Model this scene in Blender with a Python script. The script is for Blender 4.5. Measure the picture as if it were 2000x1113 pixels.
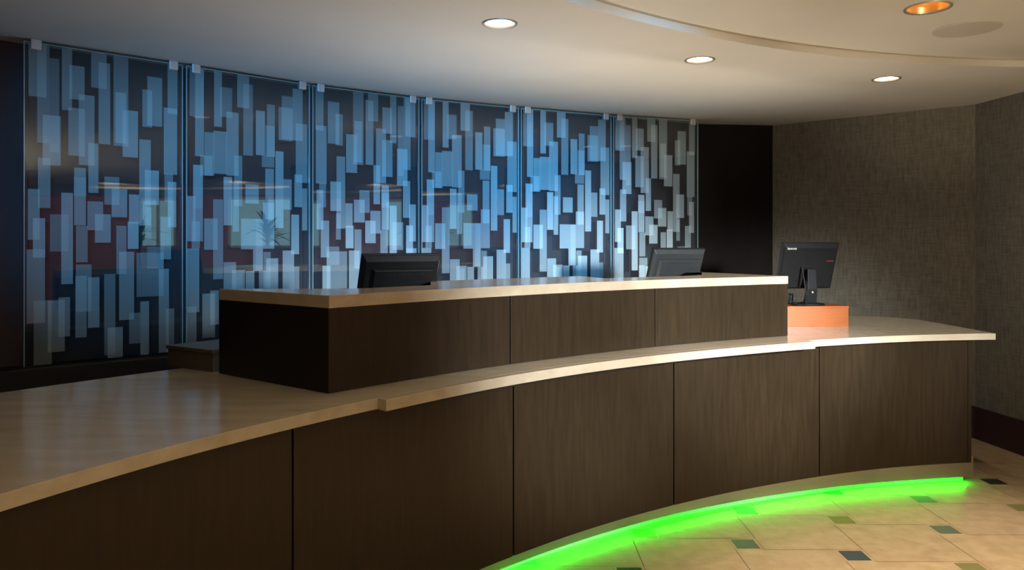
import bpy, bmesh, math, random
from mathutils import Vector, Matrix
random.seed(7)
for o in list(bpy.data.objects): bpy.data.objects.remove(o, do_unlink=True)
scn = bpy.context.scene
COL = scn.collection
PI = math.pi

# ------------------------------------------------------------------ camera
H = 1.41
cd = bpy.data.cameras.new('camera'); cam = bpy.data.objects.new('camera', cd); COL.objects.link(cam)
cam.location = (0, 0, H); cam.rotation_euler = (PI/2, 0, 0)
cd.sensor_width = 36; cd.lens = 27.0; cd.shift_y = -0.03875
cd.clip_start = 0.05; cd.clip_end = 60
scn.camera = cam

# ------------------------------------------------------------------ world + exposure
w = bpy.data.worlds.new('world'); scn.world = w; w.use_nodes = True
w.node_tree.nodes['Background'].inputs[0].default_value = (0.5, 0.6, 0.8, 1)
w.node_tree.nodes['Background'].inputs[1].default_value = 0.02
vs = scn.view_settings
vs.view_transform = 'Standard'; vs.look = 'None'; vs.gamma = 1.0; vs.exposure = 0.0
vs.use_curve_mapping = False

# ------------------------------------------------------------------ room lights and added fill
def light(name, kind, loc, energy, color, target=None, **kw):
    d = bpy.data.lights.new(name, kind); d.energy = energy; d.color = color
    for k, v in kw.items(): setattr(d, k, v)
    o = bpy.data.objects.new(name, d); COL.objects.link(o); o.location = loc
    if target is not None:
        o.rotation_euler = (Vector(target) - Vector(loc)).to_track_quat('-Z', 'Y').to_euler()
    return o
WARM = (1.0, 0.78, 0.52); NEUT = (1.0, 0.86, 0.70); BLUE = (0.05, 0.47, 1.0)
# added blue fill behind the raised counter, tinting the ceiling before the glass
def fill_area(x, y, z, e, c, tgt, ln=0.5, spread=2.6):
    o = light('added_blue_fill', 'AREA', (x, y, z), e, c, tgt, shape='RECTANGLE', size=ln, size_y=0.05)
    o.data.spread = spread
    return o
fill_area(0.02, 4.42, 0.925, 5.5, (0.08, 0.42, 1.0), (-1.6, 3.7, 2.44))
fill_area(0.55, 4.78, 0.925, 1.2, (0.10, 0.45, 1.0), (-0.6, 4.6, 2.44))
# added neutral fill without fixtures on the staff side, brightening the ceiling
for x, y, e in ((-0.22, 4.27, 5.5), (0.45, 4.72, 7.0), (1.22, 5.12, 6.5)):
    o = light('added_ceiling_fill', 'AREA', (x, y, 0.935), e, (1.0, 0.90, 0.76), (x+0.35, y-0.9, 2.44), shape='RECTANGLE', size=0.4, size_y=0.05)
    o.data.spread = 2.5
# added narrow spots behind the camera to light the glass bars, one per panel
def fill_spot(x, y, e, c, tgt, deg=15):
    return light('added_glass_spot', 'SPOT', (x, y, 2.40), e, c, tgt, spot_size=math.radians(deg), spot_blend=1.0, shadow_soft_size=0.04)
fill_spot(0.2, -1.9, 700, BLUE, (-2.05, 4.15, 1.72), 17)
fill_spot(0.5, -1.9, 760, BLUE, (-1.57, 4.62, 1.78), 16)
fill_spot(0.8, -1.9, 1000, BLUE, (-0.96, 5.12, 1.78), 15)
fill_spot(1.1, -1.9, 1600, BLUE, (-0.30, 5.52, 1.80), 14)
fill_spot(1.4, -1.9, 3000, BLUE, (0.38, 5.85, 1.76), 13)
fill_spot(1.7, -1.9, 750, (0.95, 0.97, 1.0), (1.10, 6.15, 1.75), 11)
# lobby downlights outside the frame
light('lobby_downlight', 'SPOT', (0.1, 1.3, 2.44), 7, (1.0, 0.7, 0.36), (0.1, 1.3, 0), spot_size=2.2, spot_blend=0.8, shadow_soft_size=0.07)
light('lobby_downlight', 'SPOT', (2.2, 2.5, 2.46), 330, NEUT, (2.05, 3.15, 0), spot_size=1.2, spot_blend=0.8, shadow_soft_size=0.07)
for tx, ty, tz, te, deg in ((2.35, 4.3, 0.98, 1500, 21), (1.45, 3.95, 1.06, 3000, 25), (0.45, 3.38, 0.98, 1800, 24)):  # added key beams without a fixture, brightening the slab edges
    light('added_key_spot', 'SPOT', (3.0, 0.1, 1.95), te, (0.86, 0.93, 1.0), (tx, ty, tz), spot_size=math.radians(deg), spot_blend=0.9, shadow_soft_size=0.22)
light('lobby_downlight', 'SPOT', (4.5, -1.0, 2.44), 110, NEUT, (4.5, -1, 0), spot_size=2.4, spot_blend=0.8, shadow_soft_size=0.07)
light('lobby_downlight', 'SPOT', (1.0, -2.5, 2.44), 90, NEUT, (1, -2.5, 0), spot_size=2.4, spot_blend=0.8, shadow_soft_size=0.07)
for ty in (-4.2, -1.6, 1.0):  # added lights so the far wall shows up in the glass
    light('added_wall_fill', 'SPOT', (6.2, ty, 2.35), 300, WARM, (9.2, ty, 1.7), spot_size=1.7, spot_blend=1.0, shadow_soft_size=0.07)
# added upward spots with no real lamp, brightening the ceiling
for tx, ty, te in ((1.0, 0.2, 230), (2.3, -1.3, 520)):
    light('added_upward_fill', 'SPOT', (tx, ty, 0.75), te, (1.0, 0.89, 0.72), (tx, ty+0.01, 3), spot_size=2.7, spot_blend=1.0, shadow_soft_size=0.12)

# added narrow warm spots picking out the step of the round ceiling field
for tx, ty in ((0.7, 3.75), (1.9, 4.25), (3.1, 4.45)):
    light('added_step_spot', 'SPOT', (2.6, -1.6, 1.55), 420, (1.0, 0.88, 0.68), (tx, ty, 2.50), spot_size=math.radians(15), spot_blend=1.0, shadow_soft_size=0.05)
# ------------------------------------------------------------------ materials
def mat(name):
    m = bpy.data.materials.new(name); m.use_nodes = True
    nt = m.node_tree; b = nt.nodes['Principled BSDF']
    return m, nt, b
def simple(name, col, rough=0.5, metal=0.0, spec=0.5):
    m, nt, b = mat(name)
    b.inputs['Base Color'].default_value = (*col, 1); b.inputs['Roughness'].default_value = rough
    b.inputs['Metallic'].default_value = metal; b.inputs['Specular IOR Level'].default_value = spec
    return m
def noise_mat(name, c1, c2, scale=(1, 1, 1), nscale=5, detail=6, rough=0.5, lo=0.3, hi=0.7, metal=0.0, spec=0.5, bump=0.0):
    m, nt, b = mat(name)
    tc = nt.nodes.new('ShaderNodeTexCoord'); mp = nt.nodes.new('ShaderNodeMapping')
    mp.inputs['Scale'].default_value = scale
    nz = nt.nodes.new('ShaderNodeTexNoise'); nz.inputs['Scale'].default_value = nscale; nz.inputs['Detail'].default_value = detail
    cr = nt.nodes.new('ShaderNodeValToRGB')
    cr.color_ramp.elements[0].position = lo; cr.color_ramp.elements[1].position = hi
    cr.color_ramp.elements[0].color = (*c1, 1); cr.color_ramp.elements[1].color = (*c2, 1)
    L = nt.links.new
    L(tc.outputs['Object'], mp.inputs[0]); L(mp.outputs[0], nz.inputs['Vector'])
    L(nz.outputs['Fac'], cr.inputs[0]); L(cr.outputs[0], b.inputs['Base Color'])
    b.inputs['Roughness'].default_value = rough; b.inputs['Metallic'].default_value = metal
    b.inputs['Specular IOR Level'].default_value = spec
    if bump:
        bp = nt.nodes.new('ShaderNodeBump'); bp.inputs['Strength'].default_value = bump; bp.inputs['Distance'].default_value = 0.002
        L(nz.outputs['Fac'], bp.inputs['Height']); L(bp.outputs[0], b.inputs['Normal'])
    return m
def emit(name, col, s):
    m = bpy.data.materials.new(name); m.use_nodes = True; nt = m.node_tree; nt.nodes.clear()
    e = nt.nodes.new('ShaderNodeEmission'); e.inputs[0].default_value = (*col, 1); e.inputs[1].default_value = s
    o = nt.nodes.new('ShaderNodeOutputMaterial'); nt.links.new(e.outputs[0], o.inputs[0]); return m

M = {}
M['stone'] = noise_mat('cream_stone', (0.385, 0.312, 0.212), (0.465, 0.385, 0.275), (1, 4, 4), 4, 8, rough=0.16, spec=0.5)
M['wood'] = noise_mat('dark_wood_veneer', (0.0175, 0.0108, 0.0048), (0.0270, 0.0170, 0.0080), (9, 9, 0.9), 6, 8, rough=0.32, spec=0.32)
M['seam'] = simple('dark_gap', (0.006, 0.005, 0.004), 0.8)
M['black_wood_and_shade'] = simple('black_lacquered_wood_and_shade', (0.010, 0.007, 0.005), 0.45, spec=0.3)  # also carries the painted shade of the raised counter's left end
M['ceiling'] = noise_mat('painted_plaster', (0.60, 0.555, 0.475), (0.63, 0.585, 0.50), (1, 1, 1), 2, 3, rough=0.75, spec=0.2)
M['dark_wall'] = noise_mat('dark_brown_panel', (0.008, 0.005, 0.004), (0.012, 0.008, 0.006), (3, 3, 0.6), 3, 4, rough=0.6, spec=0.1)
M['wall_behind'] = noise_mat('dark_brown_paint', (0.055, 0.044, 0.050), (0.070, 0.055, 0.062), (1, 1, 1), 3, 3, rough=0.7, spec=0.2)
M['metal'] = simple('brushed_steel', (0.55, 0.54, 0.51), 0.3, 1.0)
M['clamp'] = simple('satin_silver', (0.75, 0.73, 0.72), 0.35, 0.7)
M['trim'] = simple('lamp_trim_metal', (0.42, 0.38, 0.32), 0.4, 0.6)
M['gold'] = simple('gold_reflector', (0.95, 0.62, 0.25), 0.3, 0.9)
M['lens'] = emit('lit_lens', (1.0, 0.86, 0.66), 14)
M['warm_lens'] = emit('lit_bulb', (1.0, 0.68, 0.3), 9)
M['green'] = emit('green_led', (0.0, 1.0, 0.003), 50)
M['baseboard'] = simple('oxblood_baseboard', (0.035, 0.010, 0.008), 0.5)
M['black'] = noise_mat('black_plastic', (0.0055, 0.0055, 0.006), (0.0075, 0.0075, 0.008), (1, 1, 1), 40, 2, rough=0.55, spec=0.22)
M['grey_plastic'] = noise_mat('charcoal_plastic', (0.016, 0.018, 0.0185), (0.020, 0.022, 0.0225), (1, 1, 1), 40, 2, rough=0.5, spec=0.4)
M['screen'] = simple('screen_glass', (0.008, 0.008, 0.01), 0.1)
M['orange'] = noise_mat('orange_wood', (0.27, 0.060, 0.003), (0.34, 0.085, 0.006), (2, 2, 22), 4, 6, rough=0.32)
M['grey_stone'] = noise_mat('olive_grey_laminate', (0.06, 0.052, 0.034), (0.085, 0.074, 0.05), (2, 2, 10), 5, 5, rough=0.4)
M['speaker'] = simple('painted_grille', (0.47, 0.425, 0.35), 0.7)
M['white_ink'] = simple('silver_lettering', (0.75, 0.70, 0.66), 0.4)
M['red_ink'] = simple('red_lettering', (0.45, 0.05, 0.03), 0.4)
M['grout'] = simple('grout', (0.30, 0.22, 0.13), 0.8)
M['slate'] = simple('slate_tile', (0.060, 0.072, 0.085), 0.4)
M['dark_slate'] = simple('dark_slate_tile', (0.035, 0.035, 0.035), 0.4)
M['olive'] = simple('olive_tile', (0.22, 0.19, 0.065), 0.4)
M['greygreen'] = simple('grey_green_tile', (0.13, 0.14, 0.10), 0.4)
M['brick'] = noise_mat('terracotta_plaster', (0.30, 0.085, 0.045), (0.38, 0.12, 0.07), (1, 1, 1), 3, 4, rough=0.7)
M['leaf'] = noise_mat('green_leaf', (0.03, 0.10, 0.03), (0.07, 0.18, 0.05), (1, 1, 1), 8, 3, rough=0.5)
M['pot'] = simple('blue_glazed_pot', (0.03, 0.07, 0.18), 0.3)
M['sky_pane'] = emit('daylight_window', (0.36, 0.62, 0.66), 3.6)
M['white_paint'] = simple('white_paint', (0.6, 0.6, 0.58), 0.5)

# tile: per-face tint
def tile_mat():
    m, nt, b = mat('beige_limestone_tile'); L = nt.links.new
    tc = nt.nodes.new('ShaderNodeTexCoord'); nz = nt.nodes.new('ShaderNodeTexNoise')
    nz.inputs['Scale'].default_value = 14; nz.inputs['Detail'].default_value = 8
    cr = nt.nodes.new('ShaderNodeValToRGB')
    cr.color_ramp.elements[0].color = (0.44, 0.31, 0.175, 1); cr.color_ramp.elements[1].color = (0.54, 0.39, 0.235, 1)
    cr.color_ramp.elements[0].position = 0.35; cr.color_ramp.elements[1].position = 0.65
    at = nt.nodes.new('ShaderNodeAttribute'); at.attribute_name = 'tint'
    mx = nt.nodes.new('ShaderNodeMix'); mx.data_type = 'RGBA'; mx.blend_type = 'MULTIPLY'; mx.inputs[0].default_value = 1
    L(tc.outputs['Object'], nz.inputs['Vector']); L(nz.outputs['Fac'], cr.inputs[0])
    L(cr.outputs[0], mx.inputs[6]); L(at.outputs['Color'], mx.inputs[7]); L(mx.outputs[2], b.inputs['Base Color'])
    b.inputs['Roughness'].default_value = 0.4
    return m
M['tile'] = tile_mat()

# grasscloth wallpaper
def grass_mat():
    m, nt, b = mat('grasscloth_wallpaper'); L = nt.links.new
    tc = nt.nodes.new('ShaderNodeTexCoord')
    fac = []
    for sc, ns in (((2, 2, 60), 4), ((14, 14, 2.5), 4), ((45, 45, 1.2), 5)):
        mp = nt.nodes.new('ShaderNodeMapping'); mp.inputs['Scale'].default_value = sc
        nz = nt.nodes.new('ShaderNodeTexNoise'); nz.inputs['Scale'].default_value = ns; nz.inputs['Detail'].default_value = 4
        L(tc.outputs['Object'], mp.inputs[0]); L(mp.outputs[0], nz.inputs['Vector']); fac.append(nz)
    a = nt.nodes.new('ShaderNodeMath'); a.operation = 'ADD'; L(fac[0].outputs['Fac'], a.inputs[0]); L(fac[1].outputs['Fac'], a.inputs[1])
    a2 = nt.nodes.new('ShaderNodeMath'); a2.operation = 'MULTIPLY_ADD'; L(fac[2].outputs['Fac'], a2.inputs[0]); a2.inputs[1].default_value = 0.5; L(a.outputs[0], a2.inputs[2])
    mr = nt.nodes.new('ShaderNodeMapRange'); mr.inputs[1].default_value = 0.9; mr.inputs[2].default_value = 1.6; L(a2.outputs[0], mr.inputs[0])
    cr = nt.nodes.new('ShaderNodeValToRGB')
    cr.color_ramp.elements[0].color = (0.115, 0.098, 0.070, 1); cr.color_ramp.elements[1].color = (0.22, 0.192, 0.142, 1)
    L(mr.outputs[0], cr.inputs[0]); L(cr.outputs[0], b.inputs['Base Color'])
    bp = nt.nodes.new('ShaderNodeBump'); bp.inputs['Strength'].default_value = 0.3; bp.inputs['Distance'].default_value = 0.002
    L(mr.outputs[0], bp.inputs['Height']); L(bp.outputs[0], b.inputs['Normal'])
    b.inputs['Roughness'].default_value = 0.7; b.inputs['Specular IOR Level'].default_value = 0.25
    return m
M['grass'] = grass_mat()

# clear sheet glass: see-through with mirror reflection
def glass_mat():
    m = bpy.data.materials.new('clear_sheet_glass'); m.use_nodes = True; nt = m.node_tree; nt.nodes.clear(); L = nt.links.new
    tr = nt.nodes.new('ShaderNodeBsdfTransparent'); tr.inputs[0].default_value = (0.90, 0.96, 0.97, 1)
    gl = nt.nodes.new('ShaderNodeBsdfGlossy'); gl.inputs['Roughness'].default_value = 0.01
    fr = nt.nodes.new('ShaderNodeFresnel'); fr.inputs[0].default_value = 1.5
    mx = nt.nodes.new('ShaderNodeMixShader'); o = nt.nodes.new('ShaderNodeOutputMaterial')
    L(fr.outputs[0], mx.inputs[0]); L(tr.outputs[0], mx.inputs[1]); L(gl.outputs[0], mx.inputs[2]); L(mx.outputs[0], o.inputs[0])
    return m
M['glass'] = glass_mat()
def film_mat():
    m = bpy.data.materials.new('frosted_film'); m.use_nodes = True; nt = m.node_tree; nt.nodes.clear(); L = nt.links.new
    tr = nt.nodes.new('ShaderNodeBsdfTransparent')
    df = nt.nodes.new('ShaderNodeBsdfDiffuse'); df.inputs[0].default_value = (0.80, 0.80, 0.80, 1)
    at = nt.nodes.new('ShaderNodeAttribute'); at.attribute_name = 'opacity'
    mx = nt.nodes.new('ShaderNodeMixShader'); o = nt.nodes.new('ShaderNodeOutputMaterial')
    L(at.outputs['Fac'], mx.inputs[0]); L(tr.outputs[0], mx.inputs[1]); L(df.outputs[0], mx.inputs[2]); L(mx.outputs[0], o.inputs[0])
    return m
M['film'] = film_mat()
def edge_mat():
    m = bpy.data.materials.new('polished_glass_edge'); m.use_nodes = True; nt = m.node_tree; nt.nodes.clear(); L = nt.links.new
    df = nt.nodes.new('ShaderNodeBsdfDiffuse'); df.inputs[0].default_value = (0.55, 0.85, 0.88, 1)
    tl = nt.nodes.new('ShaderNodeBsdfTranslucent'); tl.inputs[0].default_value = (0.55, 0.85, 0.88, 1)
    gl = nt.nodes.new('ShaderNodeBsdfGlossy'); gl.inputs['Roughness'].default_value = 0.2
    m1 = nt.nodes.new('ShaderNodeMixShader'); m2 = nt.nodes.new('ShaderNodeMixShader'); o = nt.nodes.new('ShaderNodeOutputMaterial')
    m2.inputs[0].default_value = 0.25
    L(df.outputs[0], m1.inputs[1]); L(tl.outputs[0], m1.inputs[2]); L(m1.outputs[0], m2.inputs[1]); L(gl.outputs[0], m2.inputs[2]); L(m2.outputs[0], o.inputs[0])
    return m
M['edge'] = edge_mat()

# ------------------------------------------------------------------ helpers
def tag(o, label=None, cat=None, group=None, kind=None):
    if label: o['label'] = label
    if cat: o['category'] = cat
    if group: o['group'] = group
    if kind: o['kind'] = kind
    return o
def empty(name, loc=(0, 0, 0), rz=0.0):
    o = bpy.data.objects.new(name, None); COL.objects.link(o); o.location = loc; o.rotation_euler = (0, 0, rz)
    o.empty_display_size = 0.1
    return o
def obj(name, bm, m, parent=None, smooth=False, bevel=0.0, loc=None):
    bmesh.ops.recalc_face_normals(bm, faces=bm.faces)
    me = bpy.data.meshes.new(name); bm.to_mesh(me); bm.free()
    ms = m if isinstance(m, (list, tuple)) else [m]
    for x in ms: me.materials.append(x)
    if smooth:
        for p in me.polygons: p.use_smooth = True
        try: me.set_sharp_from_angle(angle=math.radians(35))
        except Exception: pass
    o = bpy.data.objects.new(name, me); COL.objects.link(o)
    if parent: o.parent = parent
    if loc: o.location = loc
    if bevel:
        md = o.modifiers.new('bevel', 'BEVEL'); md.width = bevel; md.segments = 2; md.limit_method = 'ANGLE'; md.angle_limit = math.radians(40)
    return o
def new(): return bmesh.new()
def box(bm, c, s, mtx=None):
    r = bmesh.ops.create_cube(bm, size=1.0)
    bmesh.ops.scale(bm, vec=s, verts=r['verts']); bmesh.ops.translate(bm, vec=c, verts=r['verts'])
    if mtx: bmesh.ops.transform(bm, matrix=mtx, verts=r['verts'])
    return r['verts']
def prism(bm, pts, z0, z1):
    """closed polygon (x,y) list extruded between z0 and z1; z may be callable"""
    n = len(pts)
    b = [bm.verts.new((p[0], p[1], z0)) for p in pts]; t = [bm.verts.new((p[0], p[1], z1)) for p in pts]
    for i in range(n):
        j = (i+1) % n; bm.faces.new((b[i], b[j], t[j], t[i]))
    f1 = bm.faces.new(t); f2 = bm.faces.new(b[::-1])
    bmesh.ops.triangulate(bm, faces=[f1, f2])
def strip(bm, inner, outer, z0, z1):
    """solid bar between two parallel polylines"""
    n = len(inner)
    q = [[bm.verts.new((p[0], p[1], z)) for p in line] for line in (inner, outer) for z in (z0, z1)]
    i0, i1, o0, o1 = q
    for k in range(n-1):
        bm.faces.new((i0[k], i0[k+1], i1[k+1], i1[k])); bm.faces.new((o0[k+1], o0[k], o1[k], o1[k+1]))
        bm.faces.new((i1[k], i1[k+1], o1[k+1], o1[k])); bm.faces.new((i0[k+1], i0[k], o0[k], o0[k+1]))
    bm.faces.new((i0[0], i1[0], o1[0], o0[0])); bm.faces.new((i0[-1], o0[-1], o1[-1], i1[-1]))
def tube(bm, pts, r, seg=8):
    pts = [Vector(p) for p in pts]; rings = []
    for i, p in enumerate(pts):
        d = (pts[min(i+1, len(pts)-1)] - pts[max(i-1, 0)]).normalized()
        a = d.orthogonal().normalized() if not rings else (rings[-1][1] - rings[-1][1].dot(d)*d).normalized()
        b = d.cross(a)
        rings.append(([bm.verts.new(p + r*(math.cos(t)*a + math.sin(t)*b)) for t in [2*PI*k/seg for k in range(seg)]], a))
    for (r0, _), (r1, _) in zip(rings, rings[1:]):
        for k in range(seg): bm.faces.new((r0[k], r0[(k+1) % seg], r1[(k+1) % seg], r1[k]))
    bm.faces.new(rings[0][0][::-1]); bm.faces.new(rings[-1][0])
def lathe(bm, prof, seg=48, c=(0, 0, 0)):
    rings = []
    for r, z in prof:
        if r < 1e-6: rings.append([bm.verts.new((c[0], c[1], c[2]+z))])
        else: rings.append([bm.verts.new((c[0]+r*math.cos(2*PI*k/seg), c[1]+r*math.sin(2*PI*k/seg), c[2]+z)) for k in range(seg)])
    for a, b in zip(rings, rings[1:]):
        for k in range(seg):
            j = (k+1) % seg
            if len(a) == 1 and len(b) == 1: continue
            if len(a) == 1: bm.faces.new((a[0], b[j], b[k]))
            elif len(b) == 1: bm.faces.new((a[k], a[j], b[0]))
            else: bm.faces.new((a[k], a[j], b[j], b[k]))
    return rings

# curved plan of the desk: radius over angle round one centre
CX, CY = 4.28, -1.46
def interp(tab, a):
    tab = sorted(tab)
    if a <= tab[0][0]:
        (x0, y0), (x1, y1) = tab[0], tab[1]
        return y0 + (y1-y0)*(a-x0)/(x1-x0)
    if a >= tab[-1][0]:
        (x0, y0), (x1, y1) = tab[-2], tab[-1]
        return y1 + (y1-y0)*(a-x1)/(x1-x0)
    for i in range(len(tab)-1):
        if tab[i][0] <= a <= tab[i+1][0]:
            p0 = tab[max(i-1, 0)]; p1 = tab[i]; p2 = tab[i+1]; p3 = tab[min(i+2, len(tab)-1)]
            m1 = (p2[1]-p0[1])/(p2[0]-p0[0]); m2 = (p3[1]-p1[1])/(p3[0]-p1[0]); h = p2[0]-p1[0]; t = (a-p1[0])/h
            return (2*t**3-3*t*t+1)*p1[1] + (t**3-2*t*t+t)*h*m1 + (-2*t**3+3*t*t)*p2[1] + (t**3-t*t)*h*m2
SLAB = [(104.2, 6.095), (108, 6.145), (111.6, 6.175), (115.5, 6.192), (124, 6.222), (131, 6.230), (139.8, 6.208), (145.5, 6.180), (150.3, 6.132), (158, 6.03), (170, 5.80)]
LEDGE = [(115.9, 6.146), (122, 6.167), (128, 6.190), (134, 6.190), (139.5, 6.166)]
KICK = [(104.2, 6.213), (112.6, 6.314), (119.2, 6.372), (125.4, 6.402), (131.5, 6.402), (140, 6.37), (150, 6.28), (170, 5.95)]
def pol(r, a): a = math.radians(a); return (CX + r*math.cos(a), CY + r*math.sin(a))
def arc(rf, a0, a1, n, off=0.0):
    out = []
    for i in range(n+1):
        a = a0 + (a1-a0)*i/n
        r = rf(a) if callable(rf) else rf
        out.append(pol(r+off, a))
    return out
slabR = lambda a: interp(SLAB, a)
ledgeR = lambda a: interp(LEDGE, a)
kickR = lambda a: interp(KICK, a)
panelR = lambda a: slabR(a) + 0.045
ZL, ZT = 0.90, 1.237      # counter heights

# ------------------------------------------------------------------ setting
# floor: limestone squares with small slate and olive inserts
def build_floor():
    bm = new(); tint = bm.faces.layers.float_color.new('tint')
    a_, b_ = 0.45525, 0.13625; ox, oy = 1.5575, 3.4913; g = 0.0016; ins = 0.108
    cols = {(0, 0): 1, (2, 2): 3, (1, 0): 3, (1, 1): 4, (-1, 0): 4, (-1, 1): 4, (0, 1): 3, (1, 2): 4, (2, 3): 2, (-2, 0): 3, (-2, -1): 2}
    rnd = random.Random(3)
    def quad(x0, y0, x1, y1, mi, z=0.0):
        if x0 > x1: x0, x1 = x1, x0
        f = bm.faces.new([bm.verts.new(v) for v in ((x0, y0, z), (x1, y0, z), (x1, y1, z), (x0, y1, z))])
        f.material_index = mi; t = rnd.uniform(0.93, 1.03); f[tint] = (t, t*rnd.uniform(0.985, 1.01), t*rnd.uniform(0.96, 1.02), 1)
    for i in range(-26, 26):
        for j in range(-26, 26):
            cx = ox + i*a_ + j*b_; cy = oy + j*a_ - i*b_
            if not (-4.4 < cx < 9.2 and -6.2 < cy < 9.2): continue
            sx = cx - b_/2; sy = cy - b_/2
            # big tile to the left of the insert, its lower edge level with the insert's top
            quad(sx-a_+g, sy+b_-a_+g, sx-g, sy+b_-g, 0)
            h = ins/2
            quad(cx-h, cy-h, cx+h, cy+h, cols.get((i, j), rnd.choice((1, 2, 3, 4))), 0.0)
            quad(sx, sy, sx+b_, cy-h, 0, -0.0004); quad(sx, cy+h, sx+b_, sy+b_, 0, -0.0004)
            quad(sx, cy-h, cx-h, cy+h, 0, -0.0004); quad(cx+h, cy-h, sx+b_, cy+h, 0, -0.0004)
    f = bm.faces.new([bm.verts.new(v) for v in ((-5, -6.6, -0.002), (9.6, -6.6, -0.002), (9.6, 9.6, -0.002), (-5, 9.6, -0.002))])
    f.material_index = 5; f[tint] = (1, 1, 1, 1)
    me = bpy.data.meshes.new('floor'); bm.to_mesh(me); bm.free()
    for k in ('tile', 'slate', 'dark_slate', 'olive', 'greygreen', 'grout'): me.materials.append(M[k])
    o = bpy.data.objects.new('floor', me); COL.objects.link(o); o['kind'] = 'structure'
build_floor()

# ceiling: soffit at 2.44 around a raised round field at 2.485, with round cut-outs for lamps
ZC, ZC2 = 2.44, 2.478
CC, CR = (3.28, 0.03), 4.42
LAMPS = [(-0.057, 3.568), (1.042, 4.265), (2.317, 4.754)]
LAMP4 = (1.868, 3.450)
SPK = (2.245, 3.792)
def plane_with_holes(outer, holes, z, name):
    cu = bpy.data.curves.new(name, 'CURVE'); cu.dimensions = '2D'; cu.fill_mode = 'BOTH'
    for pts in [outer] + holes:
        s = cu.splines.new('POLY'); s.points.add(len(pts)-1); s.use_cyclic_u = True
        for p, q in zip(s.points, pts): p.co = (q[0], q[1], 0, 1)
    o = bpy.data.objects.new(name, cu); COL.objects.link(o)
    bpy.context.view_layer.update()
    me = bpy.data.meshes.new_from_object(o.evaluated_get(bpy.context.evaluated_depsgraph_get()))
    bm = new(); bm.from_mesh(me); bpy.data.objects.remove(o)
    for v in bm.verts: v.co.z = z
    return bm
def circ(c, r, n=64): return [(c[0]+r*math.cos(2*PI*k/n), c[1]+r*math.sin(2*PI*k/n)) for k in range(n)]
rectC = [(-4.6, -6.4), (9.4, -6.4), (9.4, 9.2), (-4.6, 9.2)]
b1 = plane_with_holes(rectC, [circ(CC, CR, 180)] + [circ(p, 0.070) for p in LAMPS], ZC, 'tmp')
b2 = plane_with_holes(circ(CC, CR, 180), [circ(LAMP4, 0.084)], ZC2, 'tmp2')
me2 = bpy.data.meshes.new('t'); b2.to_mesh(me2); b2.free(); b1.from_mesh(me2)
ring = circ(CC, CR, 180)
lo = [b1.verts.new((x, y, ZC)) for x, y in ring]; hi = [b1.verts.new((x, y, ZC2)) for x, y in ring]
for k in range(180): b1.faces.new((lo[k], lo[(k+1) % 180], hi[(k+1) % 180], hi[k]))
tag(obj('ceiling', b1, M['ceiling']), kind='structure')

# glass line in plan
def P(x, y, z): Z = 1500*(H-z)/(y-479); return ((x-1000)/1500*Z, Z)
GP = [P(41.5, 81, 2.42), P(360, 129.5, 2.42), P(607, 168, 2.42), P(820.5, 194.5, 2.42), P(1015, 212.5, 2.42), P(1195.5, 227.5, 2.42), P(1365, 238, 2.42)]
def offs(line, d):
    out = []
    for i, p in enumerate(line):
        a = Vector(line[max(i-1, 0)]); b = Vector(line[min(i+1, len(line)-1)]); t = (b-a).normalized()
        out.append((p[0] - t.y*d, p[1] + t.x*d))
    return out
corner1 = (2.24, 6.60)
back_line = [(-3.9, 2.55)] + offs(GP, 0.13)[:-1] + [(1.56, 6.52), corner1]
back_line = [(-4.5, 1.9)] + back_line
def wall(name, line, m, z0=0, z1=ZC, th=0.1):
    bm = new(); strip(bm, line, offs(line, th), z0, z1)
    return tag(obj(name, bm, m), kind='structure')
wall('wall_back', back_line[:-2] + [(1.56, 6.52)], M['wall_behind'])
wall('wall_end', [(1.56, 6.519), corner1], M['dark_wall'])
cornerA = (3.39, 5.62)
wall('wall_right', [corner1, cornerA], M['grass'])
cornerB = (3.50, 4.45)
wall('wall_side', [cornerA, cornerB, (3.66, 2.95)], M['grass'])
bm = new(); strip(bm, [(3.39-0.018, 5.60), (3.50-0.018, 4.45), (3.66-0.018, 2.95)], [(3.389, 5.60), (3.499, 4.45), (3.659, 2.95)], 0, 0.235)
tag(obj('baseboard_side', bm, M['baseboard'], bevel=0.003), kind='structure')
bm = new(); l = offs([corner1, cornerA], -0.018); strip(bm, [l[0], l[1]], offs(l, 0.017), 0, 0.235)
tag(obj('baseboard_right', bm, M['baseboard']), kind='structure')
# lobby shell out of frame
wall('wall_lobby_return', [(3.77, 2.95), (9.2, 2.95)], M['brick'], z1=ZC)
wall('wall_lobby_far', [(9.2, 2.95), (9.2, -6.2)], M['brick'])
wall('wall_lobby_rear', [(9.2, -6.2), (-4.5, -6.2)], M['brick'])
wall('wall_left', [(-4.5, -6.2), (-4.5, 1.9)], M['dark_wall'])
# dark plinth below the glass
bm = new(); gl = [(-4.3, 1.95), (-3.75, 2.6)] + GP
strip(bm, offs(gl, -0.06), offs(gl, 0.12), 0, 0.800)
tag(obj('trim_1', bm, M['black_wood_and_shade'], bevel=0.004), kind='structure')

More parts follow.
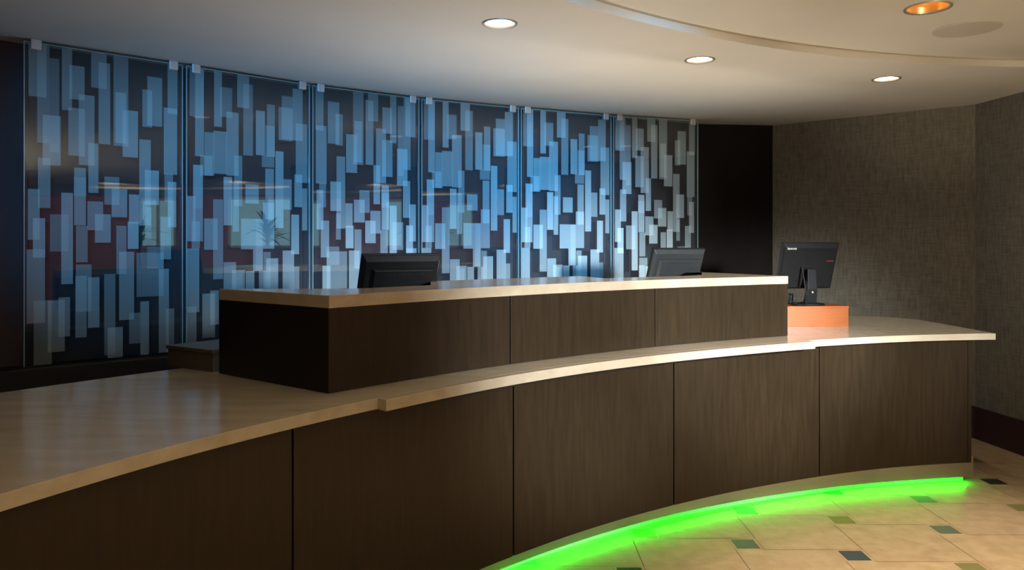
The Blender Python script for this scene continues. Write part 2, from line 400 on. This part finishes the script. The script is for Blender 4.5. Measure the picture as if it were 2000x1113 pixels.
# far lobby window with frame, plants in front (seen only as reflections in the glass)
def window(n, x, y0, y1, z0, z1):
    t = empty('window_%d' % n, (x, (y0+y1)/2, z0)); tag(t, kind='structure')
    bm = new(); w_ = (y1-y0); h_ = z1-z0
    for yy in (-w_/2, 0, w_/2): box(bm, (-0.03, yy, h_/2), (0.06, 0.05, h_+0.05))
    for zz in (0, h_): box(bm, (-0.03, 0, zz), (0.06, w_+0.05, 0.05))
    obj('window_frame', bm, M['white_paint'], t)
    bm = new(); box(bm, (-0.012, 0, h_/2), (0.01, w_, h_)); obj('pane', bm, M['sky_pane'], t)
window(1, 9.2, -0.3, 1.25, 1.38, 2.36)
window(2, 9.2, -2.65, -1.9, 1.38, 2.36)

# ------------------------------------------------------------------ glass wall
#A_PATTERN
A_RECTS = [ # zoomed pixels x0,x1, (strip, y) top, (strip, y) bottom, opacity
 (80,305,None,(0,750),.40),(190,345,None,(1,315),.34),(345,465,(0,280),(1,430),.30),(262,485,(0,980),(1,590),.48),
 (205,360,(1,500),(2,110),.42),(80,228,(1,880),(2,500),.45),(145,297,(2,235),(2,715),.55),(70,297,(2,615),(3,510),.42),
 (160,385,(3,235),(3,1010),.34),(335,545,(3,230),(3,855),.45),(465,610,(3,195),(3,670),.45),
 (497,625,None,(0,915),.40),(590,780,(0,370),(0,785),.42),(580,785,(0,890),(1,475),.40),(710,905,(0,730),(1,590),.42),
 (862,1055,None,(0,645),.38),(955,1100,(0,335),(1,330),.42),(1140,1325,None,(1,355),.34),(1165,1300,(0,700),(1,320),.40),
 (1255,1445,(0,920),(1,490),.46),(1560,1745,(0,510),(1,110),.38),(1500,1620,(0,665),(1,120),.36),
 (1812,1935,None,(0,960),.36),(1765,1930,(0,890),(1,700),.42),(830,955,(1,320),(1,925),.48),(1462,1605,(1,275),(2,320),.40),
 (1530,1705,(1,650),(2,70),.50),(1775,1880,(1,690),(1,1030),.30),(1815,1920,(1,790),(2,340),.50),(1725,1855,(2,215),(2,730),.40),
 (655,800,(1,620),(2,320),.48),(650,805,(1,735),(1,965),.30),(497,642,(1,925),(2,1035),.54),(358,585,(2,190),(2,640),.30),
 (820,1015,(2,30),(2,380),.40),(915,1110,(2,185),(2,530),.50),(1030,1215,(1,730),(2,70),.34),(1120,1312,(1,880),(2,220),.46),
 (1335,1460,(1,945),(2,300),.48),(1320,1455,(2,275),(2,605),.60),(1180,1305,(2,325),(2,910),.36),(1215,1400,(2,640),(3,465),.44),
 (1430,1765,(2,650),(3,180),.30),(1560,1765,(2,580),(2,840),.22),(1705,1830,(2,845),(3,855),.46),(680,825,(2,325),(2,770),.36),
 (680,875,(2,795),(3,370),.36),(675,815,(2,935),(3,680),.42),(830,972,(2,950),(3,560),.50),(1032,1170,(2,910),(3,890),.34),
 (1075,1262,(3,555),(3,920),.52),(1340,1480,(3,380),(3,750),.34),(1478,1585,(3,240),(3,885),.50),(1790,1895,(3,325),(3,850),.36),
 (1535,1615,(2,100),(2,480),.30)]
B_RECTS = [ # source pixels x0,x1,top,bottom,opacity
 (369.5,397.5,None,228,.26),(380.4,398,None,305.6,.42),(418.2,433.7,None,248,.44),(430,454,172,229.5,.30),(464,487.7,None,211.5,.44),
 (476,495,165.6,303.6,.34),(442.5,466.8,220,343,.44),(501,518.8,217,303,.48),(522.8,538.3,205,305.6,.36),(519.5,538.3,246,305.6,.30),
 (545.8,573.4,211,274.6,.36),(551.8,573.4,189,272.6,.34),(573.4,593,175,274.6,.40),(579.5,602,242,356,.36),
 (399,418,259,343,.38),(417,443.5,257,339.5,.40),(390.5,415,304,343,.30),(376.5,396,322.5,471,.42),(458,474,304,402,.34),
 (437,454,345.5,439.5,.55),(455,467.5,356,451.6,.42),(416.3,436,389,544,.36),(364.5,381,383,471,.44),(377,396,322.5,407,.20),
 (373.5,390,432,485,.34),(398.5,425.2,426.5,487,.44),(362.8,388.7,485,609,.44),(364.6,383.2,598,681,.40),(394.8,420,572,658,.40),
 (410.5,427.6,566,632.5,.38),(512.7,537,304,326.5,.30),(539.5,555.3,295.5,443.5,.50),(519.5,536.2,329,427,.40),(480.3,506.6,359.6,397,.44),
 (555.3,571.5,349.5,408,.36),(577,592,340,403,.44),(592,602,367,448,.36),(471.5,495.5,426,485.5,.46),(495.5,515,426.5,527,.46),
 (501,514,426,527,.20),(515,537,395,484,.42),(570.7,586,417.6,494,.50),(553.7,576.3,487,640,.46),(576,586.5,518,600,.34),
 (521,545,502.5,620,.50),(507,521,527,580,.36),(516,530,490,560,.30),(481,498,527.6,610,.42),(453.5,479.3,526,600,.40),(461.5,474.5,532,600,.22),
 (437,461.7,510.6,640,.42)]
def homography(src, dst):
    # solve 8x8 by gaussian elimination
    A = []
    for (x, y), (u, v) in zip(src, dst):
        A.append([x, y, 1, 0, 0, 0, -u*x, -u*y, u]); A.append([0, 0, 0, x, y, 1, -v*x, -v*y, v])
    n = 8
    for i in range(n):
        p = max(range(i, n), key=lambda r: abs(A[r][i])); A[i], A[p] = A[p], A[i]
        for r in range(n):
            if r != i:
                f = A[r][i]/A[i][i]
                A[r] = [a - f*b for a, b in zip(A[r], A[i])]
    h = [A[i][8]/A[i][i] for i in range(n)] + [1]
    return lambda x, y: ((h[0]*x+h[1]*y+h[2])/(h[6]*x+h[7]*y+1), (h[3]*x+h[4]*y+h[5])/(h[6]*x+h[7]*y+1))
hA = homography([(42, 80.5), (358.5, 128.5), (358.5, 686.5), (45.5, 716)], [(0, 1), (1, 1), (1, 0), (0, 0)])
hB = homography([(361.5, 130), (605, 167.5), (605, 660.5), (361.5, 686.5)], [(0, 1), (1, 1), (1, 0), (0, 0)])
def uvA():
    out = []
    for x0, x1, t, b, o in A_RECTS:
        X0 = 40+x0/6.25; X1 = 40+x1/6.25; xm = (X0+X1)/2
        yt = None if t is None else 70+160*t[0]+t[1]/6.25
        yb = 70+160*b[0]+b[1]/6.25
        v0 = hA(xm, yb)[1]; v1 = 1.0 if yt is None else hA(xm, yt)[1]; ym = (yb + (yt or 140))/2
        out.append((hA(X0, ym)[0], hA(X1, ym)[0], v0, min(v1, 1.0), o))
    return out
def uvB():
    out = []
    for X0, X1, yt, yb, o in B_RECTS:
        xm = (X0+X1)/2; v0 = hB(xm, yb)[1]; v1 = 1.0 if yt is None else hB(xm, yt)[1]; ym = (yb + (yt or 150))/2
        out.append((hB(X0, ym)[0], hB(X1, ym)[0], max(v0, 0.02), min(v1, 1.0), o))
    return out
PA, PB = uvA(), uvB()
PAm = [(1-b, 1-a, c, d, o) for a, b, c, d, o in PA]
def film_mesh(rects, w_, h_):
    """split overlapping rectangles into cells; where sheets overlap the film is denser"""
    xs = sorted({round(v, 5) for r in rects for v in (max(r[0], 0.004), min(r[1], 0.996))})
    bm = new(); op = bm.faces.layers.float.new('opacity')
    for x0, x1 in zip(xs, xs[1:]):
        if x1-x0 < 1e-5: continue
        xm = (x0+x1)/2
        act = [r for r in rects if r[0] < xm < r[1]]
        ys = sorted({round(v, 5) for r in act for v in (r[2], r[3])}); run = None
        for y0, y1 in zip(ys, ys[1:]):
            if y1-y0 < 1e-5: continue
            ym = (y0+y1)/2; T = 1.0
            for r in act:
                if r[2] < ym < r[3]: T *= 1-r[4]
            if T > 0.999: continue
            f = bm.faces.new([bm.verts.new(v) for v in ((x0*w_, 0, y0*h_), (x1*w_, 0, y0*h_), (x1*w_, 0, y1*h_), (x0*w_, 0, y1*h_))])
            f[op] = 1-T
    return bm
GZ0, GZ1 = 0.806, 2.425
glabels = ['leftmost tall glass panel of the blue lit wall, beside the dark left strip',
           'second glass panel from the left, patterned with frosted bars, above the raised counter end',
           'third glass panel from the left, its lower edge behind the first monitor',
           'fourth glass panel from the left, just right of the first monitor',
           'fifth glass panel from the left, the brightest blue, left of the grey lit panel',
           'rightmost glass panel, frosted bars lit grey rather than blue, behind the middle monitor']
pats = [PA, PB, PAm, PB, PB, PA]
for i in range(6):
    a, b = Vector(GP[i]), Vector(GP[i+1]); d = (b-a); L_ = d.length; t = d.normalized()
    gap = 0.010
    org = a + t*gap; wid = L_ - 2*gap; hh = GZ1-GZ0
    root = empty('glass_panel', (org.x, org.y, GZ0), math.atan2(t.y, t.x))
    tag(root, glabels[i], 'glass panel', 'frosted glass panels of the curved wall')
    bm = new(); box(bm, (wid/2, 0, hh/2), (wid-0.006, 0.012, hh)); obj('pane', bm, M['glass'], root)
    fo = obj('frosted_pattern', film_mesh(pats[i], wid, hh), M['film'], root); fo.location = (0, 0.008, 0)
    for e, xx in ((0, 0.0015), (1, wid-0.0015)):
        bm = new(); box(bm, (xx, 0, hh/2), (0.003, 0.0135, hh)); obj('glass_edge', bm, M['edge'], root)
    bm = new(); box(bm, (wid/2, 0, hh-0.0015), (wid-0.007, 0.0135, 0.003)); obj('glass_edge', bm, M['edge'], root)
    for xx in ((0.052, wid-0.052)):
        bm = new(); box(bm, (xx, -0.002, hh+0.0075-0.018), (0.047, 0.030, 0.050))
        obj('clamp', bm, M['clamp'], root, bevel=0.003)

# ------------------------------------------------------------------ reception desk
A_R, A_L = 104.4, 168.0        # right and left ends (angles)
RX = 2.80                      # straight right end
def clipR(line, x=RX): return [(min(p[0], x), p[1]) for p in line]
desk = empty('reception_desk', (*pol(6.3, 125), 0)); dl = desk.location.copy()
tag(desk, 'long curved dark wood reception desk with green lit kick space on beige tiles', 'desk')
def shift(bm, v): bmesh.ops.translate(bm, vec=(-v[0], -v[1], -v[2]), verts=bm.verts)
def dobj(name, bm, m, root, **k):
    shift(bm, root.location); return obj(name, bm, m, root, **k)
ZB, ZS = 0.143, 0.863
seams = [105.30, 114.6, 123.85, 132.95, 142.45, 151.5, 160.0, 168.0]
for s0, s1 in zip(seams, seams[1:]):
    g = 0.035
    a0, a1 = s0 + (0 if s0 == seams[0] else g), s1 - g
    bm = new(); strip(bm, arc(panelR, a0, a1, 14), arc(panelR, a0, a1, 14, 0.022), ZB, ZS-0.004)
    dobj('front_panel', bm, M['wood'], desk, bevel=0.0012)
bm = new(); strip(bm, arc(panelR, 105.5, 168, 70, 0.024), arc(panelR, 105.5, 168, 70, 0.06), ZB+0.005, ZS-0.002)
dobj('carcass', bm, M['seam'], desk)
# right end panel and back closing
pe = pol(panelR(105.3), 105.3)
bm = new(); prism(bm, [(pe[0]+0.002, pe[1]), (pe[0]+0.024, pe[1]+0.004), (2.745, 5.28), (2.72, 5.28)], ZB, ZS-0.004)
dobj('end_panel', bm, M['wood'], desk)
bm = new(); strip(bm, arc(kickR, 104.35, 168, 70), arc(kickR, 104.35, 168, 70, 0.012), 0.036, ZB+0.02)
dobj('kick_plate', bm, M['metal'], desk)
bm = new(); strip(bm, arc(kickR, 104.6, 168, 70, 0.045), arc(kickR, 104.6, 168, 70, 0.06), 0.0, ZB+0.02)
dobj('plinth_board', bm, M['white_paint'], desk)
bm = new(); strip(bm, arc(lambda a: slabR(a)+0.10, 107.5, 168, 70), arc(kickR, 107.5, 168, 70, 0.02), ZB+0.006, ZB+0.02)
dobj('soffit_board', bm, M['black_wood_and_shade'], desk)
bm = new(); strip(bm, arc(slabR, 117.2, 139.0, 40, 0.012), arc(slabR, 117.2, 139.0, 40, 0.043), ZS-0.020, ZS-0.0005)
dobj('support_rail', bm, M['black_wood_and_shade'], desk)

# LED strip under the desk, just in front of the kick plate
leds = empty('led_strip', (*pol(6.35, 125), 0)); 
tag(leds, 'thin green light strip along the foot of the desk, glowing on the floor', 'light strip')
bm = new(); strip(bm, arc(kickR, 104.7, 156, 60, 0.014), arc(kickR, 104.7, 156, 60, 0.026), 0.0325, 0.043)
dobj('diffuser', bm, M['green'], leds)
bm = new(); strip(bm, arc(kickR, 104.7, 156.2, 60, 0.0135), arc(kickR, 104.7, 156.2, 60, 0.0315), 0.0432, 0.048)
dobj('channel', bm, M['metal'], leds)

# counter top: main slab + projecting ledge
top = empty('countertop', (*pol(6.6, 125), ZL)); 
tag(top, 'long polished cream stone countertop curving along the reception desk', 'countertop')
front = arc(slabR, 104.35, A_L, 80)
front = [p for p in front if p[0] < RX-0.001]
back = arc(7.32, 170.0, 103.0, 60)
back = [p for p in back if p[0] < 2.45]
poly = [(RX, front[0][1]-0.002)] + front + back + [(2.60, back[-1][1]-0.09), (2.72, 5.42), (RX-0.01, 5.28), (RX, 5.1)]
bm = new(); prism(bm, poly, ZS, ZL)
dobj('slab', bm, M['stone'], top, bevel=0.002)
bm = new(); strip(bm, arc(ledgeR, 115.75, 139.6, 50), arc(slabR, 115.75, 139.6, 50, 0.0), ZS-0.002, ZL)
dobj('ledge', bm, M['stone'], top, bevel=0.0015)

# raised counter
rc = empty('raised_counter', (*pol(6.7, 127), ZL)); 
tag(rc, 'raised dark wood counter block with cream stone cap standing on the desk', 'counter')
RB = 6.395
r0, r1 = 115.25, 140.15
rs = [r0, 123.85, 132.1, r1]
for s0, s1 in zip(rs, rs[1:]):
    g = 0.025
    bm = new(); strip(bm, arc(RB, s0+(g if s0 != r0 else 0), s1-(g if s1 != r1 else 0), 14), arc(RB, s0+(g if s0 != r0 else 0), s1-(g if s1 != r1 else 0), 14, 0.02), ZL+0.001, ZT-0.045)
    dobj('front_panel', bm, M['wood'], rc, bevel=0.001)
bm = new(); strip(bm, arc(RB, r0+0.2, r1-0.2, 40, 0.022), arc(RB, r0+0.2, r1-0.2, 40, 0.05), ZL+0.001, ZT-0.046)
dobj('carcass', bm, M['seam'], rc)
pL = pol(RB, r1); bL = (-1.165, 3.055)
def bar2(p, q, th):
    a = Vector(p); b = Vector(q); t = (b-a).normalized(); n = Vector((-t.y, t.x))*th
    return [tuple(a), tuple(b), tuple(b+n), tuple(a+n)]
q = bar2((pL[0]-0.002, pL[1]+0.001), bL, -0.02)
bm = new(); prism(bm, q, ZL+0.001, ZT-0.045); dobj('end_panel', bm, M['black_wood_and_shade'], rc)  # unlit side: its shade is put into the colour as black
pR = pol(RB+0.022, r0); bR = pol(7.08, r0+0.3)
bm = new(); prism(bm, bar2(pR, bR, 0.02), ZL+0.001, ZT-0.045); dobj('end_panel', bm, M['wood'], rc)
f = arc(RB-0.002, r0-0.02, r1, 60)
bk = [bL, (-0.63, 3.075)] + [pol(6.675, a) for a in (136.6, 135.4)] + [(-0.353, 3.335), (-0.392, 3.69)] + [pol(6.965, a) for a in (131.5, 130, 128, 126, 124)] + \
     [pol(6.68, a) for a in (124.6, 122, 120)] + [(1.105, 4.47), (1.24, 5.0)] + [pol(7.08, a) for a in (116.8, r0+0.2)]
bm = new(); prism(bm, f + bk, ZT-0.044, ZT); dobj('cap_slab', bm, M['stone'], rc, bevel=0.002)

# low block behind the raised counter's left end
lb = empty('low_ledge_box', (-1.28, 3.33, ZL)); tag(lb, 'low olive grey block on the counter behind the left end of the raised counter', 'box')
bm = new(); prism(bm, [(-1.45, 3.235), (-1.20, 3.085), (-1.06, 3.30), (-1.30, 3.44)], ZL, ZL+0.075); dobj('body', bm, M['grey_stone'], lb, bevel=0.003)
bm = new(); prism(bm, [(-1.458, 3.233), (-1.20, 3.077), (-1.05, 3.302), (-1.30, 3.45)], ZL+0.075, ZL+0.09); dobj('lid', bm, M['grey_stone'], lb, bevel=0.002)

# ------------------------------------------------------------------ monitors (local +Y is the screen side, -Y the back)
def text_mesh(s, size, depth=0.0006):
    cu = bpy.data.curves.new('t', 'FONT'); cu.body = s; cu.size = size; cu.extrude = depth; cu.align_x = 'LEFT'
    o = bpy.data.objects.new('t', cu); COL.objects.link(o); bpy.context.view_layer.update()
    me = bpy.data.meshes.new_from_object(o.evaluated_get(bpy.context.evaluated_depsgraph_get()))
    bm = new(); bm.from_mesh(me); bpy.data.objects.remove(o); return bm
def monitor(loc, rz, wv, hv, zc, tilt, label, shell, logo=False, base_z=ZL):
    root = empty('computer_monitor', loc, rz); tag(root, label, 'monitor', 'black monitors behind the desk')
    Rt = Matrix.Translation((0, 0, zc)) @ Matrix.Rotation(tilt, 4, 'X')
    def add(name, bm, m, par=root, **k):
        bmesh.ops.transform(bm, matrix=Rt, verts=bm.verts); return obj(name, bm, m, par, **k)
    bm = new(); box(bm, (0, 0.004, 0), (wv, 0.022, hv)); fr = add('frame', bm, M['black'], bevel=0.004)
    bm = new(); box(bm, (0, 0.0165, 0.004), (wv-0.03, 0.004, hv-0.04)); add('screen', bm, M['screen'])
    # tapered rear housing
    bm = new()
    z0, z1 = -hv/2+0.002, hv/2-0.002
    def fr_(y, l, r, b, t): return [bm.verts.new(v) for v in ((l, y, b), (r, y, b), (r, y, t), (l, y, t))]
    a = fr_(-0.007, -wv/2+0.004, wv/2-0.004, -hv/2+0.004, hv/2-0.004)
    b = fr_(-0.022, -wv/2+0.018, wv/2-0.018, -hv/2+0.014, hv/2-0.030)
    for k in range(4): bm.faces.new((a[k], a[(k+1) % 4], b[(k+1) % 4], b[k]))
    bm.faces.new(b); bm.faces.new(a[::-1])
    add('rear_shell', bm, shell, bevel=0.003)
    bm = new()
    c = fr_(-0.020, -wv/2+0.040, wv/2-0.036, -hv/2+0.020, hv/2-0.062)
    d = fr_(-0.044, -wv/2+0.055, wv/2-0.050, -hv/2+0.032, hv/2-0.066)
    for k in range(4): bm.faces.new((c[k], c[(k+1) % 4], d[(k+1) % 4], d[k]))
    bm.faces.new(d); bm.faces.new(c[::-1])
    if not logo:
        hb = add('rear_bulge', bm, shell, bevel=0.003)
        bm = new()
        for k in range(9): box(bm, (-0.09+k*0.0225, -0.0445, hv/2-0.085), (0.012, 0.002, 0.004))
        add('vent_slots', bm, M['seam'], hb)
    else:
        bm.free(); bm = new(); box(bm, (0.0, -0.023, -0.06), (0.11, 0.008, 0.14)); add('mount_plate', bm, shell, bevel=0.006)
    # stand
    zb = zc - hv/2
    bm = new()
    nk = [(-0.032, -0.030, 0.012), (0.032, -0.030, 0.012)]
    y0 = -0.055
    hN = zc - 0.02
    v = []
    for z, w2, yc, dp in ((0.010, 0.042, -0.030, 0.030), (hN*0.45, 0.034, -0.050, 0.026), (hN, 0.030, -0.045, 0.022)):
        v.append([bm.verts.new(p) for p in ((-w2, yc-dp/2, z), (w2, yc-dp/2, z), (w2, yc+dp/2, z), (-w2, yc+dp/2, z))])
    for p_, q_ in zip(v, v[1:]):
        for k in range(4): bm.faces.new((p_[k], p_[(k+1) % 4], q_[(k+1) % 4], q_[k]))
    bm.faces.new(v[0][::-1]); bm.faces.new(v[-1])
    obj('stand_neck', bm, M['black'], root, bevel=0.004)
    bm = new(); lathe(bm, [(0, 0.0), (0.098, 0.0), (0.100, 0.004), (0.096, 0.011), (0.05, 0.016), (0, 0.016)], 40)
    bmesh.ops.scale(bm, vec=(1.1, 0.85, 1), verts=bm.verts); bmesh.ops.translate(bm, vec=(0, -0.01, 0), verts=bm.verts)
    obj('stand_base', bm, M['black'], root, smooth=True)
    if logo:
        for s, size, px, pz, m in (('lenovo', 0.024, -wv/2+0.024, hv/2-0.040, M['white_ink']), ('ThinkVision', 0.011, wv/2-0.080, 0.035, M['red_ink'])):
            bm = text_mesh(s, size)
            bmesh.ops.transform(bm, matrix=Matrix.Translation((px, -0.0232, pz)) @ Matrix.Rotation(PI/2, 4, 'X'), verts=bm.verts)
            add('lettering', bm, m, fr)
        bm = new(); lathe(bm, [(0, 0), (0.007, 0), (0.007, 0.002), (0, 0.002)], 20)
        bmesh.ops.transform(bm, matrix=Matrix.Translation((-0.004, -0.0665, 0.085)) @ Matrix.Rotation(PI/2, 4, 'X'), verts=bm.verts)
        obj('button', bm, M['trim'], root)
        bm = new(); tube(bm, [(-0.055, -0.03, 0.24), (-0.052, -0.05, 0.16), (-0.048, -0.06, 0.09), (-0.062, -0.10, 0.022), (-0.09, -0.12, 0.006), (-0.13, -0.10, 0.008), (-0.135, -0.05, 0.03)], 0.0045)
        obj('power_cord', bm, M['black'], root, smooth=True)
    return root
def on_ray(xpix, Y): return ((xpix-1000)/1500*Y, Y)
p = on_ray(778, 3.62); monitor((*p, ZL), math.radians(31), 0.395, 0.315, 0.322, math.radians(20), 'black monitor rising behind the left bay of the raised counter, seen from the back', M['black'])
p = on_ray(1317, 4.86); monitor((*p, ZL), math.radians(27), 0.410, 0.32, 0.340, math.radians(19), 'charcoal monitor behind the right part of the raised counter, in front of the dark wall', M['grey_plastic'])
# orange riser with third monitor
ra = 109.55
RZ = 0.127
rp = empty('monitor_riser', (1.915, 4.955, ZL), math.radians(4)); tag(rp, 'orange wood riser box on the counter under the right monitor', 'box')
bm = new(); box(bm, (0, -0.115, RZ/2-0.006), (0.40, 0.018, RZ-0.012)); obj('front_board', bm, M['orange'], rp, bevel=0.001)
bm = new(); box(bm, (0, 0.0, RZ-0.006), (0.404, 0.25, 0.012)); obj('top_board', bm, M['orange'], rp, bevel=0.001)
for s in (-1, 1):
    bm = new(); box(bm, (s*0.191, 0.01, RZ/2-0.006), (0.018, 0.23, RZ-0.012)); obj('side_board', bm, M['orange'], rp, bevel=0.001)
p = on_ray(1578, 4.93)
monitor((p[0], p[1]+0.02, ZL+RZ), math.radians(13), 0.400, 0.31, 0.252, math.radians(17), 'black monitor standing on the orange riser, small lettering on its back', M['black'], logo=True)
# small black device of unknown use on the riser
dv = empty('black_device', (*on_ray(1541, 5.06), ZL+RZ), math.radians(10)); tag(dv, 'small black box standing on the orange riser left of the monitor stand', 'device')
bm = new(); box(bm, (0, 0, 0.033), (0.045, 0.035, 0.066)); obj('body', bm, M['black'], dv, bevel=0.004)
bm = new(); box(bm, (0, -0.0178, 0.045), (0.02, 0.001, 0.01)); obj('label_plate', bm, M['grey_plastic'], dv)
# ------------------------------------------------------------------ ceiling fixtures
def downlight(x, y, r, z, label, lens, deep, energy, col, spot=2.3):
    root = empty('downlight', (x, y, z)); tag(root, label, 'ceiling light', 'recessed downlights')
    bm = new(); lathe(bm, [(r-0.014, 0.004), (r-0.012, -0.003), (r-0.002, -0.005), (r, -0.002), (r, 0.0), (r-0.014, 0.004)], 56)
    obj('trim_ring', bm, M['trim'], root, smooth=True)
    bm = new(); lathe(bm, [(r-0.014, 0.003), (r-0.024 if deep < 0.05 else r-0.03, deep), (0.0, deep+0.001)], 56)
    obj('reflector', bm, M['gold'] if deep > 0.05 else M['white_paint'], root, smooth=True)
    rl = r-0.026 if deep < 0.05 else r-0.045
    bm = new(); lathe(bm, [(rl, deep-0.004), (0, deep-0.004)], 48); obj('lens', bm, lens, root)
    l = light('lamp', 'SPOT', (0, 0, deep-0.008), energy, col, spot_size=spot, spot_blend=0.7, shadow_soft_size=0.04)
    l.parent = root; l.location = (0, 0, -0.004)
    return root
downlight(*LAMPS[0], 0.084, ZC, 'round lit ceiling light nearest the left, above the glass wall', M['lens'], 0.02, 7, NEUT)
downlight(*LAMPS[1], 0.084, ZC, 'middle one of the three round lit lights on the low ceiling', M['lens'], 0.02, 12, NEUT)
downlight(*LAMPS[2], 0.084, ZC, 'round lit ceiling light nearest the textured right wall', M['lens'], 0.02, 12, NEUT)
downlight(*LAMP4, 0.100, ZC2, 'larger round ceiling light with golden reflector beside the speaker grille', M['warm_lens'], 0.11, 10, NEUT)
sp = empty('ceiling_speaker', (*SPK, ZC2)); tag(sp, 'flat round speaker grille in the ceiling beside the golden downlight', 'speaker')
bm = new(); lathe(bm, [(0.138, 0.0), (0.138, -0.004), (0.145, -0.006), (0.150, -0.003), (0.150, 0.0)], 64); obj('rim', bm, M['speaker'], sp, smooth=True)
bm = new()
lathe(bm, [(0.138, -0.003), (0.07, -0.005), (0, -0.0055)], 64); obj('grille', bm, M['speaker'], sp, smooth=True)

# ------------------------------------------------------------------ lobby plants and benches (seen only as reflections)
def plant(x, y, h, seed, label):
    rnd = random.Random(seed)
    root = empty('potted_palm', (x, y, 0)); tag(root, label, 'plant', 'lobby palms')
    bm = new(); lathe(bm, [(0, 0), (0.16, 0), (0.22, 0.35), (0.24, 0.38), (0.20, 0.38), (0.18, 0.33), (0, 0.33)], 32); obj('pot', bm, M['pot'], root, smooth=True)
    bm = new(); tube(bm, [(0, 0, 0.3), (0.03, 0.01, h*0.5), (0, 0, h*0.75)], 0.025); obj('trunk', bm, M['dark_wall'], root)
    bm = new()
    for k in range(34):
        a = rnd.uniform(0, 2*PI); el = rnd.uniform(0.0, 1.3); ln = rnd.uniform(0.35, 0.6)
        o0 = Vector((0, 0, h*rnd.uniform(0.6, 0.78))); d = Vector((math.cos(a)*math.cos(el), math.sin(a)*math.cos(el), math.sin(el)))
        s = d.cross(Vector((0, 0, 1))).normalized()
        prev = None
        for q in range(6):
            t = q/5; c = o0 + d*ln*t - Vector((0, 0, 0.30*t*t*ln)); wd = 0.03*math.sin(PI*(0.12+0.85*t))+0.002
            cur = (bm.verts.new(c+s*wd), bm.verts.new(c+Vector((0, 0, -0.006))), bm.verts.new(c-s*wd))
            if prev: bm.faces.new((prev[0], prev[1], cur[1], cur[0])); bm.faces.new((prev[1], prev[2], cur[2], cur[1]))
            prev = cur
    obj('fronds', bm, M['leaf'], root)
plant(8.5, 0.75, 2.4, 1, 'potted palm in the lobby in front of the far window')
plant(8.5, -2.3, 2.2, 5, 'potted palm in the lobby beside the second window')
